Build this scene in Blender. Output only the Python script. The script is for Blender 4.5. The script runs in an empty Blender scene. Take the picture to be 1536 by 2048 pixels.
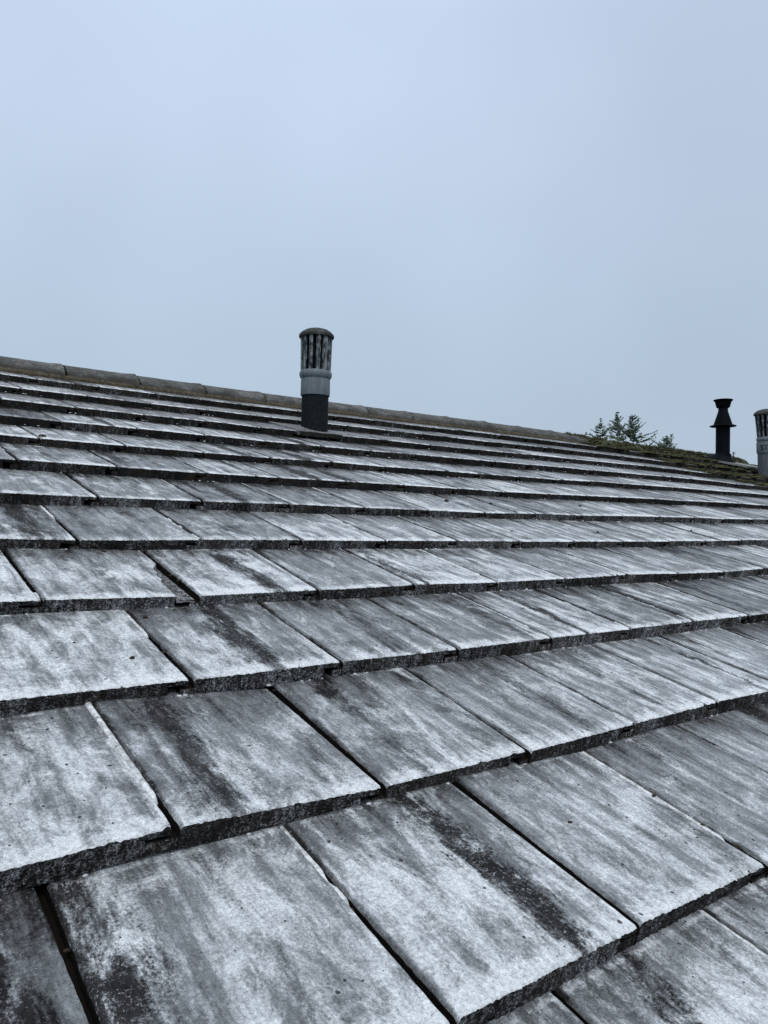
import bpy, bmesh, math, random
import numpy as np
from mathutils import Vector, Matrix, noise as mnoise

# ------------------------------------------------------------------ camera, sky, sun, exposure
SC = bpy.context.scene
COL = SC.collection
W = 0.30                      # cover width of a tile (m)
G = 0.3415                    # gauge, nose to nose up the slope (m)
T = 0.0295                     # tile thickness (m)
PITCH = math.radians(19.0)
H0 = 5.0                      # height of the roof's origin above the ground
cP, sP = math.cos(PITCH), math.sin(PITCH)
# roof frame: u along the courses, v up the slope, w off the slope
RM = Matrix(((1, 0, 0, 0), (0, cP, -sP, 0), (0, sP, cP, H0), (0, 0, 0, 1)))

cam_d = bpy.data.cameras.new('camera')
cam = bpy.data.objects.new('camera', cam_d)
COL.objects.link(cam)
SC.camera = cam
rv = np.array([1.8110582521628058, -0.4197884770687574, 0.6345197485770172])
tv = np.array([0.2420960996190267, 1.6299460515658433, 2.4852912250739907])
th = np.linalg.norm(rv)
kx, ky, kz = rv / th
KM = np.array([[0, -kz, ky], [kz, 0, -kx], [-ky, kx, 0]])
RC = np.eye(3) + math.sin(th) * KM + (1 - math.cos(th)) * KM @ KM
CC = -RC.T @ tv * W
rot_roof = Matrix(((RC[0][0], -RC[1][0], -RC[2][0]), (RC[0][1], -RC[1][1], -RC[2][1]), (RC[0][2], -RC[1][2], -RC[2][2])))
cam.matrix_world = RM @ (Matrix.Translation(Vector(CC)) @ rot_roof.to_4x4())
FPX = 1544.9
cam_d.sensor_fit = 'VERTICAL'
cam_d.sensor_height = 36.0
cam_d.sensor_width = 27.0
cam_d.lens = FPX / 2048.0 * 36.0
cam_d.clip_start = 0.02
cam_d.clip_end = 3000.0

SUN_EL, SUN_AZ = math.radians(52), math.radians(205)
world = bpy.data.worlds.new('World')
SC.world = world
world.use_nodes = True
wn, wl = world.node_tree.nodes, world.node_tree.links
wn.clear()
w_out = wn.new('ShaderNodeOutputWorld')
w_bg = wn.new('ShaderNodeBackground')
w_bg.inputs['Strength'].default_value = 0.1
w_sky = wn.new('ShaderNodeTexSky')
w_sky.sky_type = 'NISHITA'
w_sky.sun_disc = False
w_sky.sun_elevation = SUN_EL
w_sky.sun_rotation = SUN_AZ
w_tc = wn.new('ShaderNodeTexCoord')
w_sep = wn.new('ShaderNodeSeparateXYZ')
w_ramp = wn.new('ShaderNodeValToRGB')          # cloud deck: a little darker towards the horizon
cr = w_ramp.color_ramp
cr.elements[0].position = 0.0
cr.elements[0].color = (0.438, 0.542, 0.655, 1)
cr.elements[1].position = 1.0
cr.elements[1].color = (1.19, 1.24, 1.26, 1)
e = cr.elements.new(0.22); e.color = (0.470, 0.577, 0.700, 1)
e = cr.elements.new(0.56); e.color = (0.572, 0.683, 0.868, 1)
w_noi = wn.new('ShaderNodeTexNoise')           # soft unevenness of the cloud
w_noi.inputs['Scale'].default_value = 1.7
w_noi.inputs['Detail'].default_value = 3.0
w_mul = wn.new('ShaderNodeMapRange')
w_mul.inputs['From Min'].default_value = 0.3
w_mul.inputs['From Max'].default_value = 0.7
w_mul.inputs['To Min'].default_value = 9.35
w_mul.inputs['To Max'].default_value = 11.25
w_vm = wn.new('ShaderNodeVectorMath'); w_vm.operation = 'SCALE'
w_mix = wn.new('ShaderNodeMix'); w_mix.data_type = 'RGBA'
w_mix.inputs[0].default_value = 0.93
wl.new(w_tc.outputs['Generated'], w_sep.inputs[0])
wl.new(w_sep.outputs['Z'], w_ramp.inputs['Fac'])
wl.new(w_tc.outputs['Generated'], w_noi.inputs['Vector'])
wl.new(w_noi.outputs['Fac'], w_mul.inputs['Value'])
wl.new(w_ramp.outputs['Color'], w_vm.inputs[0])
wl.new(w_mul.outputs[0], w_vm.inputs['Scale'])
wl.new(w_sky.outputs[0], w_mix.inputs[6])
wl.new(w_vm.outputs[0], w_mix.inputs[7])
wl.new(w_mix.outputs[2], w_bg.inputs['Color'])
wl.new(w_bg.outputs[0], w_out.inputs['Surface'])

sun_d = bpy.data.lights.new('sun', 'SUN')
sun_d.energy = 1.5
sun_d.angle = math.radians(40)
sun_d.color = (1.0, 0.98, 0.95)
sun = bpy.data.objects.new('sun', sun_d)
COL.objects.link(sun)
sd = Vector((math.sin(SUN_AZ) * math.cos(SUN_EL), math.cos(SUN_AZ) * math.cos(SUN_EL), math.sin(SUN_EL)))
sun.rotation_euler = sd.to_track_quat('Z', 'Y').to_euler()
sun.location = (0, 0, 40)

SC.view_settings.view_transform = 'Standard'
SC.view_settings.look = 'None'
SC.view_settings.gamma = 1.0
SC.view_settings.exposure = 0.0
SC.view_settings.use_curve_mapping = False
SC.cycles.max_bounces = 6
SC.cycles.use_denoising = False

# ------------------------------------------------------------------ helpers
FC = [0.04916, -0.137096, -0.195639, 0.068514, -0.030369, 0.058075, 0.100764, -0.041316, 0.016737]


def wfield(u, v):
    """sag and twist of the old roof, in metres off the plane"""
    u = min(max(u, -3.0), 18.0)
    v = min(max(v, -2.0), 12.0)
    a, b = u / 10, v / 10
    t = (a * a, a * b, b * b, a ** 3, a * a * b, a * b * b, b ** 3, a ** 4, a ** 3 * b)
    return W * sum(c * x for c, x in zip(FC, t))


def RP(u, v, w=0.0):
    """roof point (u in tile widths, v in courses, w in metres off the sagging surface) -> world"""
    return RM @ Vector((u * W, v * G, wfield(u, v) + w))


def to_px(p):
    q = cam.matrix_world.inverted() @ p
    if q.z > -0.05:
        return None
    return 768 + FPX * q.x / -q.z, 1024 - FPX * q.y / -q.z, -q.z


def link(name, me, mats, parent=None, kind=None):
    o = bpy.data.objects.new(name, me)
    COL.objects.link(o)
    if mats is not None:
        for m in (mats if isinstance(mats, (list, tuple)) else [mats]):
            me.materials.append(m)
    if parent:
        o.parent = parent
    if kind:
        o['kind'] = kind
    return o


def thing(name, label, cat, loc=(0, 0, 0), rot=None, group=None):
    o = bpy.data.objects.new(name, None)
    COL.objects.link(o)
    o.empty_display_size = 0.1
    o.matrix_world = Matrix.Translation(Vector(loc)) @ (rot.to_4x4() if rot else Matrix())
    o['label'] = label
    o['category'] = cat
    if group:
        o['group'] = group
    return o


def mesh(name, verts, faces, mi=None, smooth=None):
    me = bpy.data.meshes.new(name)
    me.from_pydata([tuple(v) for v in verts], [], faces)
    if mi is not None:
        me.polygons.foreach_set('material_index', mi)
    if smooth is True:
        me.polygons.foreach_set('use_smooth', [True] * len(faces))
    elif smooth:
        me.polygons.foreach_set('use_smooth', smooth)
    me.update()
    return me


def fix_normals(me):
    bm = bmesh.new(); bm.from_mesh(me)
    bmesh.ops.remove_doubles(bm, verts=bm.verts, dist=1e-6)
    bmesh.ops.recalc_face_normals(bm, faces=bm.faces)
    bm.to_mesh(me); bm.free()
    return me


def lathe(name, prof, n=40, smooth_deg=35, jit=0.0, seed=0, closed=False):
    """surface of revolution from (r, z) pairs"""
    vs, fs = [], []
    for (r, z) in prof:
        for i in range(n):
            a = 2 * math.pi * i / n
            rr = r + (jit * mnoise.noise((math.cos(a) * 3, math.sin(a) * 3 + seed, z * 40)) if jit else 0)
            vs.append((rr * math.cos(a), rr * math.sin(a), z))
    m = len(prof)
    for j in range(m if closed else m - 1):
        for i in range(n):
            k = (i + 1) % n
            j2 = (j + 1) % m
            fs.append((j * n + i, j * n + k, j2 * n + k, j2 * n + i))
    me = mesh(name, vs, fs, smooth=True)
    fix_normals(me)
    me.polygons.foreach_set('use_smooth', [True] * len(me.polygons))
    me.set_sharp_from_angle(angle=math.radians(smooth_deg))
    return me


class NT:
    """small node-tree writer"""
    def __init__(self, name, rough=0.8, spec=0.3):
        self.m = bpy.data.materials.new(name)
        self.m.use_nodes = True
        self.t = self.m.node_tree
        self.b = self.t.nodes['Principled BSDF']
        self.b.inputs['Roughness'].default_value = rough
        self.b.inputs['Specular IOR Level'].default_value = spec

    def n(self, ty, **kw):
        o = self.t.nodes.new(ty)
        for k, v in kw.items():
            setattr(o, k, v)
        return o

    def l(self, a, b):
        self.t.links.new(a, b)

    def val(self, x, sock):
        if isinstance(x, (int, float)):
            sock.default_value = x
        else:
            self.l(x, sock)

    def math(self, op, a, b=0.0, c=0.0, clamp=False):
        o = self.n('ShaderNodeMath', operation=op, use_clamp=clamp)
        self.val(a, o.inputs[0]); self.val(b, o.inputs[1]); self.val(c, o.inputs[2])
        return o.outputs[0]

    def mr(self, x, a, b, c, d, smooth=False):
        o = self.n('ShaderNodeMapRange')
        if smooth:
            o.interpolation_type = 'SMOOTHSTEP'
        self.val(x, o.inputs['Value'])
        for k, v in zip(('From Min', 'From Max', 'To Min', 'To Max'), (a, b, c, d)):
            self.val(v, o.inputs[k])
        return o.outputs[0]

    def vmul(self, v, s):
        o = self.n('ShaderNodeVectorMath', operation='MULTIPLY')
        self.l(v, o.inputs[0]); o.inputs[1].default_value = s
        return o.outputs[0]

    def noise(self, v, scale, detail=3, rough=0.55, dist=0.0):
        o = self.n('ShaderNodeTexNoise')
        self.l(v, o.inputs['Vector'])
        o.inputs['Scale'].default_value = scale
        o.inputs['Detail'].default_value = detail
        o.inputs['Roughness'].default_value = rough
        o.inputs['Distortion'].default_value = dist
        return o.outputs['Fac']

    def vor(self, v, scale, feature='F1', out='Distance', rnd=1.0):
        o = self.n('ShaderNodeTexVoronoi', feature=feature)
        self.l(v, o.inputs['Vector'])
        o.inputs['Scale'].default_value = scale
        o.inputs['Randomness'].default_value = rnd
        return o.outputs[out], o

    def ramp(self, x, stops):
        o = self.n('ShaderNodeValToRGB')
        c = o.color_ramp
        while len(c.elements) < len(stops):
            c.elements.new(0.5)
        for el, (p, col) in zip(c.elements, stops):
            el.position = p
            el.color = (*col, 1)
        self.val(x, o.inputs['Fac'])
        return o.outputs['Color']

    def mix(self, f, a, b):
        o = self.n('ShaderNodeMix', data_type='RGBA')
        self.val(f, o.inputs[0])
        for s, x in ((o.inputs[6], a), (o.inputs[7], b)):
            if isinstance(x, tuple):
                s.default_value = (*x, 1)
            else:
                self.l(x, s)
        return o.outputs[2]

    def coords(self, rnd=True):
        """object coordinates, and the same shifted by a random amount per object"""
        tc = self.n('ShaderNodeTexCoord').outputs['Object']
        if not rnd:
            return tc, tc
        oi = self.n('ShaderNodeObjectInfo')
        sc = self.n('ShaderNodeVectorMath', operation='SCALE')
        sc.inputs[0].default_value = (37.7, 91.3, 53.9)
        self.l(oi.outputs['Random'], sc.inputs['Scale'])
        ad = self.n('ShaderNodeVectorMath', operation='ADD')
        self.l(tc, ad.inputs[0]); self.l(sc.outputs[0], ad.inputs[1])
        return tc, ad.outputs[0]

    def bump(self, h, dist, strength=1.0, prev=None):
        o = self.n('ShaderNodeBump')
        o.inputs['Strength'].default_value = strength
        o.inputs['Distance'].default_value = dist
        self.l(h, o.inputs['Height'])
        if prev is not None:
            self.l(prev, o.inputs['Normal'])
        return o.outputs[0]

    def done(self, col, nrm=None, rough=None):
        if isinstance(col, tuple):
            self.b.inputs['Base Color'].default_value = (*col, 1)
        else:
            self.l(col, self.b.inputs['Base Color'])
        if nrm is not None:
            self.l(nrm, self.b.inputs['Normal'])
        if rough is not None:
            self.val(rough, self.b.inputs['Roughness'])
        return self.m


# ------------------------------------------------------------------ materials
def mat_tile_top(dirty=False):
    k = NT('bleached_concrete_dirty' if dirty else 'bleached_concrete', 0.6, 0.4)
    P, Q = k.coords()
    sep = k.n('ShaderNodeSeparateXYZ'); k.l(P, sep.inputs[0])
    x, y = sep.outputs['X'], sep.outputs['Y']
    oi = k.n('ShaderNodeObjectInfo')
    cs = k.n('ShaderNodeSeparateColor'); k.l(oi.outputs['Color'], cs.inputs[0])
    sh = k.n('ShaderNodeVectorMath', operation='ADD'); k.l(Q, sh.inputs[0]); sh.inputs[1].default_value = (5.1, 8.3, 2.7)
    Q2 = sh.outputs[0]
    stA = k.noise(k.vmul(Q, (1.0, 0.13, 1)), 30, 6, 0.68, 0.4)      # run-off streaks
    stB = k.noise(k.vmul(Q2, (1.0, 0.12, 1)), 36, 6, 0.68, 0.4)
    bloA = k.noise(k.vmul(Q, (1.0, 0.50, 1)), 26, 7, 0.72, 0.7)
    bloB = k.noise(k.vmul(Q2, (1.0, 0.60, 1)), 17, 8, 0.74, 0.9)
    med = k.noise(k.vmul(Q, (1.0, 0.8, 1)), 150, 5, 0.8)
    fine = k.noise(Q, 240, 4, 0.8)
    edge_n = k.noise(Q, 45, 5, 0.7)
    S = lambda *fs: __import__('functools').reduce(lambda a, b: k.math('ADD', a, b), [k.math('MULTIPLY', f, w_) for f, w_ in fs])
    # residue gathers on the lower edge and at the right-hand edge, thin towards the head
    nose = k.mr(y, 0.0, k.math('MULTIPLY_ADD', edge_n, 0.16, -0.035), 1.0, 0.0, True)
    right = k.mr(x, 0.130, 0.1445, 0.0, k.math('MULTIPLY_ADD', edge_n, 2.0, -0.6), True)
    head = k.mr(y, 0.19, 0.34, 0.0, 1.0, True)
    foot = k.mr(k.math('ABSOLUTE', k.math('SUBTRACT', y, 0.336)), 0.0, 0.007, k.math('MULTIPLY_ADD', edge_n, 3.0, -1.15), 0.0, True)
    left = k.mr(x, -0.1446, k.math('MULTIPLY_ADD', edge_n, 0.018, -0.1470), k.math('MULTIPLY', edge_n, 1.3), 0.0, True)
    tile_b = k.math('MULTIPLY_ADD', oi.outputs['Alpha'], 0.55, -0.275)
    # stains: each tile has its own place, width and strength (object colour)
    wob = k.noise(Q, 13, 5, 0.75)
    xs = k.math('ADD', x, k.math('MULTIPLY_ADD', wob, 0.10, -0.05))
    xs = k.math('ADD', xs, k.math('MULTIPLY_ADD', med, 0.03, -0.015))
    cx = k.math('MULTIPLY_ADD', cs.outputs[0], 0.30, -0.15)
    wd = k.math('MULTIPLY_ADD', cs.outputs[2], 0.085, 0.008)
    sd_ = k.math('DIVIDE', k.math('ABSOLUTE', k.math('SUBTRACT', xs, cx)), wd)
    sd_ = k.math('ADD', sd_, S((fine, 0.8), (bloA, 0.7), (stB, 2.0)))
    stain = k.mr(sd_, 1.62, 2.85, 1.0, 0.0, True)
    grow = k.mr(k.math('ADD', y, k.math('MULTIPLY_ADD', bloB, 0.5, -0.25)), 0.37, 0.20, 0.35, 1.0, True)
    stain = k.math('MULTIPLY', k.math('MULTIPLY', stain, cs.outputs[1]), grow)
    # grey film over dark concrete
    fv = S((stA, 0.44), (bloA, 0.42), (fine, 0.14), (nose, 0.09), (right, 0.05), (head, -0.085), (left, -0.16))
    fv = k.math('ADD', fv, tile_b)
    fv = k.math('SUBTRACT', fv, k.math('MULTIPLY', stain, 0.30))
    film = k.mr(fv, 0.335, 0.545, 0.0, 1.0)
    dark = k.mix(k.mr(bloB, 0.4, 0.6, 0, 1), (0.010, 0.010, 0.010), (0.040, 0.040, 0.041))
    grey = k.mix(k.mr(S((stB, 0.6), (bloB, 0.4)), 0.40, 0.60, 0, 1), (0.176, 0.189, 0.201), (0.385, 0.414, 0.440))
    if dirty:
        grey = k.mix(0.45, grey, (0.165, 0.155, 0.146))
    col = k.mix(film, dark, grey)
    # white crust, crisp-edged
    cv = S((stB, 0.36), (bloB, 0.48), (fine, 0.16), (nose, 0.095), (right, 0.07), (head, -0.055), (left, -0.2), (foot, 0.11))
    cv = k.math('ADD', cv, k.math('MULTIPLY', tile_b, 0.9))
    cv = k.math('ADD', cv, k.math('MULTIPLY_ADD', oi.outputs['Random'], 0.06, -0.03))
    cv = k.math('SUBTRACT', cv, k.math('MULTIPLY', stain, 0.16))
    crust = k.mr(cv, 0.468 if not dirty else 0.500, 0.630, 0.0, 0.96, True)
    col = k.mix(crust, col, (0.75, 0.785, 0.815))
    # grain of the concrete showing through
    gr = k.mr(S((med, 0.55), (fine, 0.45)), 0.36, 0.60, 0.60, 1.20)
    gm = k.n('ShaderNodeVectorMath', operation='SCALE'); k.l(col, gm.inputs[0]); k.l(gr, gm.inputs['Scale'])
    col = gm.outputs[0]
    flake = k.noise(Q, 190, 5, 0.85, 0.6)
    fl_t = k.math('MULTIPLY_ADD', stain, -0.045, 0.605)
    col = k.mix(k.mr(flake, fl_t, k.math('ADD', fl_t, 0.05), 0.0, 0.62), col, (0.52, 0.55, 0.58))
    col = k.mix(k.mr(flake, 0.41, 0.35, 0.0, 0.70), col, (0.040, 0.040, 0.043))
    # pinholes and little craters
    qd = k.n('ShaderNodeVectorMath', operation='ADD'); k.l(Q, qd.inputs[0])
    nv = k.n('ShaderNodeTexNoise'); k.l(Q, nv.inputs['Vector']); nv.inputs['Scale'].default_value = 120
    sv = k.n('ShaderNodeVectorMath', operation='SCALE'); k.l(nv.outputs['Color'], sv.inputs[0]); sv.inputs['Scale'].default_value = 0.007
    k.l(sv.outputs[0], qd.inputs[1])
    vd, vn = k.vor(qd.outputs[0], 62)
    vs = k.n('ShaderNodeSeparateColor'); k.l(vn.outputs['Color'], vs.inputs[0])
    hole_r = k.mr(vs.outputs[0], 0.55, 1.0, 0.03, 0.19)
    hole = k.mr(vd, k.math('MULTIPLY', hole_r, 0.7), hole_r, 1.0, 0.0, True)
    hole = k.math('MULTIPLY', hole, k.math('GREATER_THAN', vs.outputs[0], 0.60))
    rim = k.mr(k.math('ABSOLUTE', k.math('SUBTRACT', vd, k.math('MULTIPLY', hole_r, 1.5))), 0.0, 0.06, 0.45, 0.0, True)
    rim = k.math('MULTIPLY', rim, k.math('MULTIPLY', k.mr(edge_n, 0.45, 0.6, 0, 1), k.math('GREATER_THAN', vs.outputs[0], 0.78)))
    col = k.mix(rim, col, (0.60, 0.63, 0.66))
    col = k.mix(k.math('MULTIPLY', hole, 0.92), col, (0.015, 0.015, 0.016))
    h = S((med, 0.9), (fine, 0.7), (flake, 0.7), (crust, 0.25), (film, 0.15))
    h = k.math('SUBTRACT', h, k.math('MULTIPLY', hole, 0.8))
    nb = k.bump(h, 0.0030, 0.9)
    k.l(k.mr(film, 0.0, 0.8, 0.08, 0.42), k.b.inputs['Specular IOR Level'])
    rg = k.mr(k.math('ADD', crust, k.math('MULTIPLY', med, 0.4)), 0.1, 1.1, 0.47, 0.72)
    return k.done(col, nb, rg)


def mat_tile_nose(dark=False):
    k = NT('dark_tile_edge' if dark else 'gritty_tile_edge', 0.85, 0.2)
    P, Q = k.coords()
    big = k.noise(k.vmul(Q, (1, 0.3, 0.2)), 14, 3, 0.6)
    drip = k.noise(k.vmul(Q, (1, 0.5, 0.22)), 150, 4, 0.65, 0.2)
    grit = k.noise(Q, 330, 4, 0.75)
    vd, vn = k.vor(Q, 190, 'DISTANCE_TO_EDGE')
    cov = k.math('MULTIPLY_ADD', big, 0.9, -0.34 if dark else -0.14)
    cov = k.math('ADD', cov, k.math('MULTIPLY_ADD', drip, 0.9, -0.45))
    cov = k.math('ADD', cov, k.math('MULTIPLY_ADD', grit, 1.3, -0.65))
    cov = k.math('ADD', cov, k.mr(vd, 0.0, 0.22, 0.16, -0.06))
    oi = k.n('ShaderNodeObjectInfo')
    cov = k.math('ADD', cov, k.math('MULTIPLY_ADD', oi.outputs['Random'], 0.22, -0.12))
    spot = k.noise(Q, 105, 4, 0.75, 0.8)
    cov = k.math('ADD', cov, k.mr(spot, 0.56, 0.66, 0.0, 0.10 if dark else 0.30))
    cov = k.math('SUBTRACT', cov, k.mr(spot, 0.46, 0.36, 0.0, 0.35))
    col = k.ramp(cov, [(0.0, (0.006, 0.006, 0.007)), (0.26, (0.016, 0.015, 0.015)), (0.42, (0.080, 0.080, 0.082)),
                       (0.60, (0.24, 0.25, 0.265)), (0.85, (0.58, 0.60, 0.63))])
    brown = k.noise(Q, 9, 2)
    col = k.mix(k.mr(brown, 0.45, 0.7, 0.0, 0.7), col, k.mix(0.6, col, (0.050, 0.036, 0.025)))
    h = k.math('ADD', k.math('MULTIPLY', grit, 1.0), k.math('MULTIPLY', drip, 0.8))
    h = k.math('ADD', h, k.math('ADD', k.math('MULTIPLY', vd, 1.2), k.math('MULTIPLY', spot, 1.2)))
    return k.done(col, k.bump(h, 0.004, 1.0))


def mat_joint():
    k = NT('joint_channel', 0.95, 0.1)
    P, Q = k.coords()
    at = k.n('ShaderNodeAttribute', attribute_type='GEOMETRY', attribute_name='fill')
    n1 = k.noise(Q, 160, 4, 0.7)
    f = k.mr(k.math('ADD', at.outputs['Fac'], k.math('MULTIPLY_ADD', n1, 0.9, -0.45)), 0.45, 0.65, 0.0, 1.0)
    dark = k.mix(n1, (0.003, 0.003, 0.003), (0.013, 0.010, 0.008))
    lime = k.mix(k.mr(k.noise(Q, 70, 5, 0.8), 0.38, 0.6, 0, 1), (0.26, 0.27, 0.27), (0.74, 0.76, 0.78))
    return k.done(k.mix(f, dark, lime), k.bump(n1, 0.003, 1.0))


def mat_moss_tile():
    k = NT('mossy_concrete', 0.9, 0.2)
    P, Q = k.coords()
    a = k.noise(Q, 9, 5, 0.65)
    b = k.noise(Q, 70, 5, 0.7)
    s = k.math('ADD', k.math('MULTIPLY', a, 0.7), k.math('MULTIPLY', b, 0.3))
    col = k.ramp(s, [(0.30, (0.012, 0.016, 0.009)), (0.42, (0.035, 0.040, 0.022)), (0.55, (0.085, 0.084, 0.076)), (0.72, (0.20, 0.20, 0.20))])
    return k.done(col, k.bump(b, 0.004, 1.0))


def mat_ridge(mossy=False):
    k = NT('lichen_ridge_mossy' if mossy else 'lichen_ridge', 0.9, 0.2)
    P, Q = k.coords()
    sep = k.n('ShaderNodeSeparateXYZ'); k.l(P, sep.inputs[0])
    a = k.noise(Q, 10, 4, 0.6)
    b = k.noise(k.vmul(Q, (0.5, 1, 1)), 80, 5, 0.8)
    c = k.noise(Q, 220, 3, 0.8)
    s = k.math('ADD', k.math('MULTIPLY', a, 0.25), k.math('ADD', k.math('MULTIPLY', b, 0.40), k.math('MULTIPLY', c, 0.35)))
    col = k.ramp(s, [(0.36, (0.020, 0.019, 0.017)), (0.45, (0.052, 0.052, 0.050)), (0.54, (0.112, 0.114, 0.112)), (0.65, (0.31, 0.32, 0.32))])
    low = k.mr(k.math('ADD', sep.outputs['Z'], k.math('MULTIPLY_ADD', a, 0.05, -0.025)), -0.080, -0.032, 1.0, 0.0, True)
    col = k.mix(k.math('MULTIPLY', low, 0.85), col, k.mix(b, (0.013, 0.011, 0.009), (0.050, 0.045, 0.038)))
    if mossy:
        col = k.mix(k.mr(a, 0.4, 0.55, 0.3, 0.9), col, (0.035, 0.042, 0.014))
    h = k.math('ADD', b, k.math('MULTIPLY', c, 0.6))
    return k.done(col, k.bump(h, 0.004, 0.9))


def mat_plain(name, c1, c2, scale=40, rough=0.8, spec=0.3, bump=0.002, streak=(1, 1, 1), lo=0.35, hi=0.65):
    k = NT(name, rough, spec)
    P, Q = k.coords()
    n1 = k.noise(k.vmul(Q, streak), scale, 5, 0.65)
    n2 = k.noise(Q, scale * 6, 3, 0.7)
    s = k.math('ADD', k.math('MULTIPLY', n1, 0.75), k.math('MULTIPLY', n2, 0.25))
    col = k.mix(k.mr(s, lo, hi, 0, 1), c1, c2)
    return k.done(col, k.bump(n2, bump, 0.7))


def mat_cowl(name='stained_grey_plastic', base=(0.15, 0.175, 0.195), dirt=(0.010, 0.011, 0.013), amount=0.518, topgreen=False):
    k = NT(name, 0.65, 0.35)
    P, Q = k.coords()
    s1 = k.noise(k.vmul(Q, (1, 1, 0.16)), 75, 5, 0.7, 0.3)
    s2 = k.noise(Q, 260, 4, 0.75)
    s3 = k.noise(Q, 30, 3, 0.6)
    s = k.math('ADD', k.math('MULTIPLY', s1, 0.6), k.math('ADD', k.math('MULTIPLY', s2, 0.25), k.math('MULTIPLY', s3, 0.25)))
    f = k.mr(s, amount - 0.03, amount + 0.10, 1.0, 0.0, True)
    light = k.mix(k.mr(s3, 0.4, 0.65, 0, 1), base, tuple(c * 1.45 for c in base))
    col = k.mix(f, light, dirt)
    if topgreen:
        col = k.mix(k.mr(s2, 0.56, 0.64, 0.0, 0.45), col, (0.17, 0.175, 0.16))
    return k.done(col, k.bump(s2, 0.001, 0.6))


def mat_leaf(name, c1, c2):
    k = NT(name, 0.7, 0.2)
    ge = k.n('ShaderNodeNewGeometry')
    n1 = k.noise(ge.outputs['Position'], 6, 3, 0.6)
    rnd = ge.outputs['Random Per Island']
    f = k.math('ADD', k.math('MULTIPLY', n1, 0.6), k.math('MULTIPLY', rnd, 0.4))
    return k.done(k.mix(k.mr(f, 0.25, 0.75, 0, 1), c1, c2))


M_TOP = mat_tile_top()
M_TOPD = mat_tile_top(True)
M_NOSE = mat_tile_nose()
M_NOSED = mat_tile_nose(True)
M_JOINT = mat_joint()
M_MTILE = mat_moss_tile()
M_MNOSE = mat_plain('mossy_tile_edge', (0.008, 0.008, 0.007), (0.045, 0.042, 0.036), 60, 0.9, 0.2, 0.003)
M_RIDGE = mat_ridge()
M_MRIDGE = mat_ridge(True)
M_MORTAR = mat_plain('weathered_mortar', (0.030, 0.024, 0.015), (0.11, 0.095, 0.068), 50, 0.95, 0.1, 0.004)
M_DECK = mat_plain('roof_underlay', (0.012, 0.012, 0.012), (0.022, 0.02, 0.02), 20, 0.95, 0.1)
M_BRICK = mat_plain('house_brick', (0.24, 0.12, 0.08), (0.34, 0.19, 0.13), 6, 0.9, 0.2)
M_GROUND = mat_plain('garden_ground', (0.05, 0.07, 0.03), (0.10, 0.11, 0.06), 0.6, 0.95, 0.1)
M_BROKEN = mat_plain('broken_concrete', (0.045, 0.045, 0.05), (0.26, 0.27, 0.29), 120, 0.9, 0.2, 0.004)
M_COWL = mat_cowl()
M_CAP = mat_cowl('lichen_cap', (0.062, 0.070, 0.070), (0.010, 0.012, 0.010), 0.58, True)
M_COLLAR = mat_plain('grey_collar', (0.085, 0.102, 0.115), (0.165, 0.192, 0.21), 40, 0.65, 0.25, 0.0006, (1, 1, 0.2))
M_PIPE = mat_plain('black_pipe', (0.004, 0.006, 0.0075), (0.012, 0.017, 0.020), 60, 0.75, 0.10, 0.001)
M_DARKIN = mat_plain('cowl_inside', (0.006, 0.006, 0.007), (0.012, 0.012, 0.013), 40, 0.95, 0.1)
M_FLUE = mat_plain('dark_green_metal', (0.0018, 0.0032, 0.0045), (0.004, 0.007, 0.009), 20, 0.6, 0.06, 0.0005)
M_LEAD = mat_plain('weathered_lead', (0.15, 0.155, 0.15), (0.28, 0.285, 0.275), 30, 0.75, 0.3, 0.001)
M_SLATE = mat_plain('mossy_vent_slate', (0.05, 0.052, 0.048), (0.26, 0.27, 0.28), 55, 0.85, 0.25, 0.003)
M_MOSS = mat_leaf('moss_green', (0.008, 0.009, 0.004), (0.062, 0.060, 0.017))
M_CONIFER = mat_leaf('conifer_needles', (0.052, 0.076, 0.055), (0.145, 0.185, 0.130))
M_BARK = mat_plain('conifer_bark', (0.035, 0.030, 0.024), (0.075, 0.065, 0.052), 30, 0.9, 0.1)
M_CRUMB = mat_plain('grit_crumb', (0.015, 0.013, 0.010), (0.06, 0.05, 0.035), 90, 0.95, 0.1)

# ------------------------------------------------------------------ the ground below
me = mesh('ground', [(-1500, -1500, 0), (1500, -1500, 0), (1500, 1500, 0), (-1500, 1500, 0)], [(0, 1, 2, 3)])
link('ground', me, M_GROUND, kind='structure')

# ------------------------------------------------------------------ houses: deck and walls
HX0, HXP, HX1 = -9.0, 17.25 * W, 17.25 * W + 8.0     # left gable, party wall, far gable
V0, VA = -4.0, 12.0                                 # eaves and apex, in courses
apex = RM @ Vector((0, VA * G, 0))
eave = RM @ Vector((0, V0 * G, 0))
house = thing('house', 'house whose cleaned roof of frosted grey concrete tiles fills the foreground', 'house', ((HX0 + HXP) / 2, apex.y, 0))
nhouse = thing('house', 'adjoining house under the mossy green uncleaned end of the roof at right', 'house', ((HXP + HX1) / 2, apex.y, 0))


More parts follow.
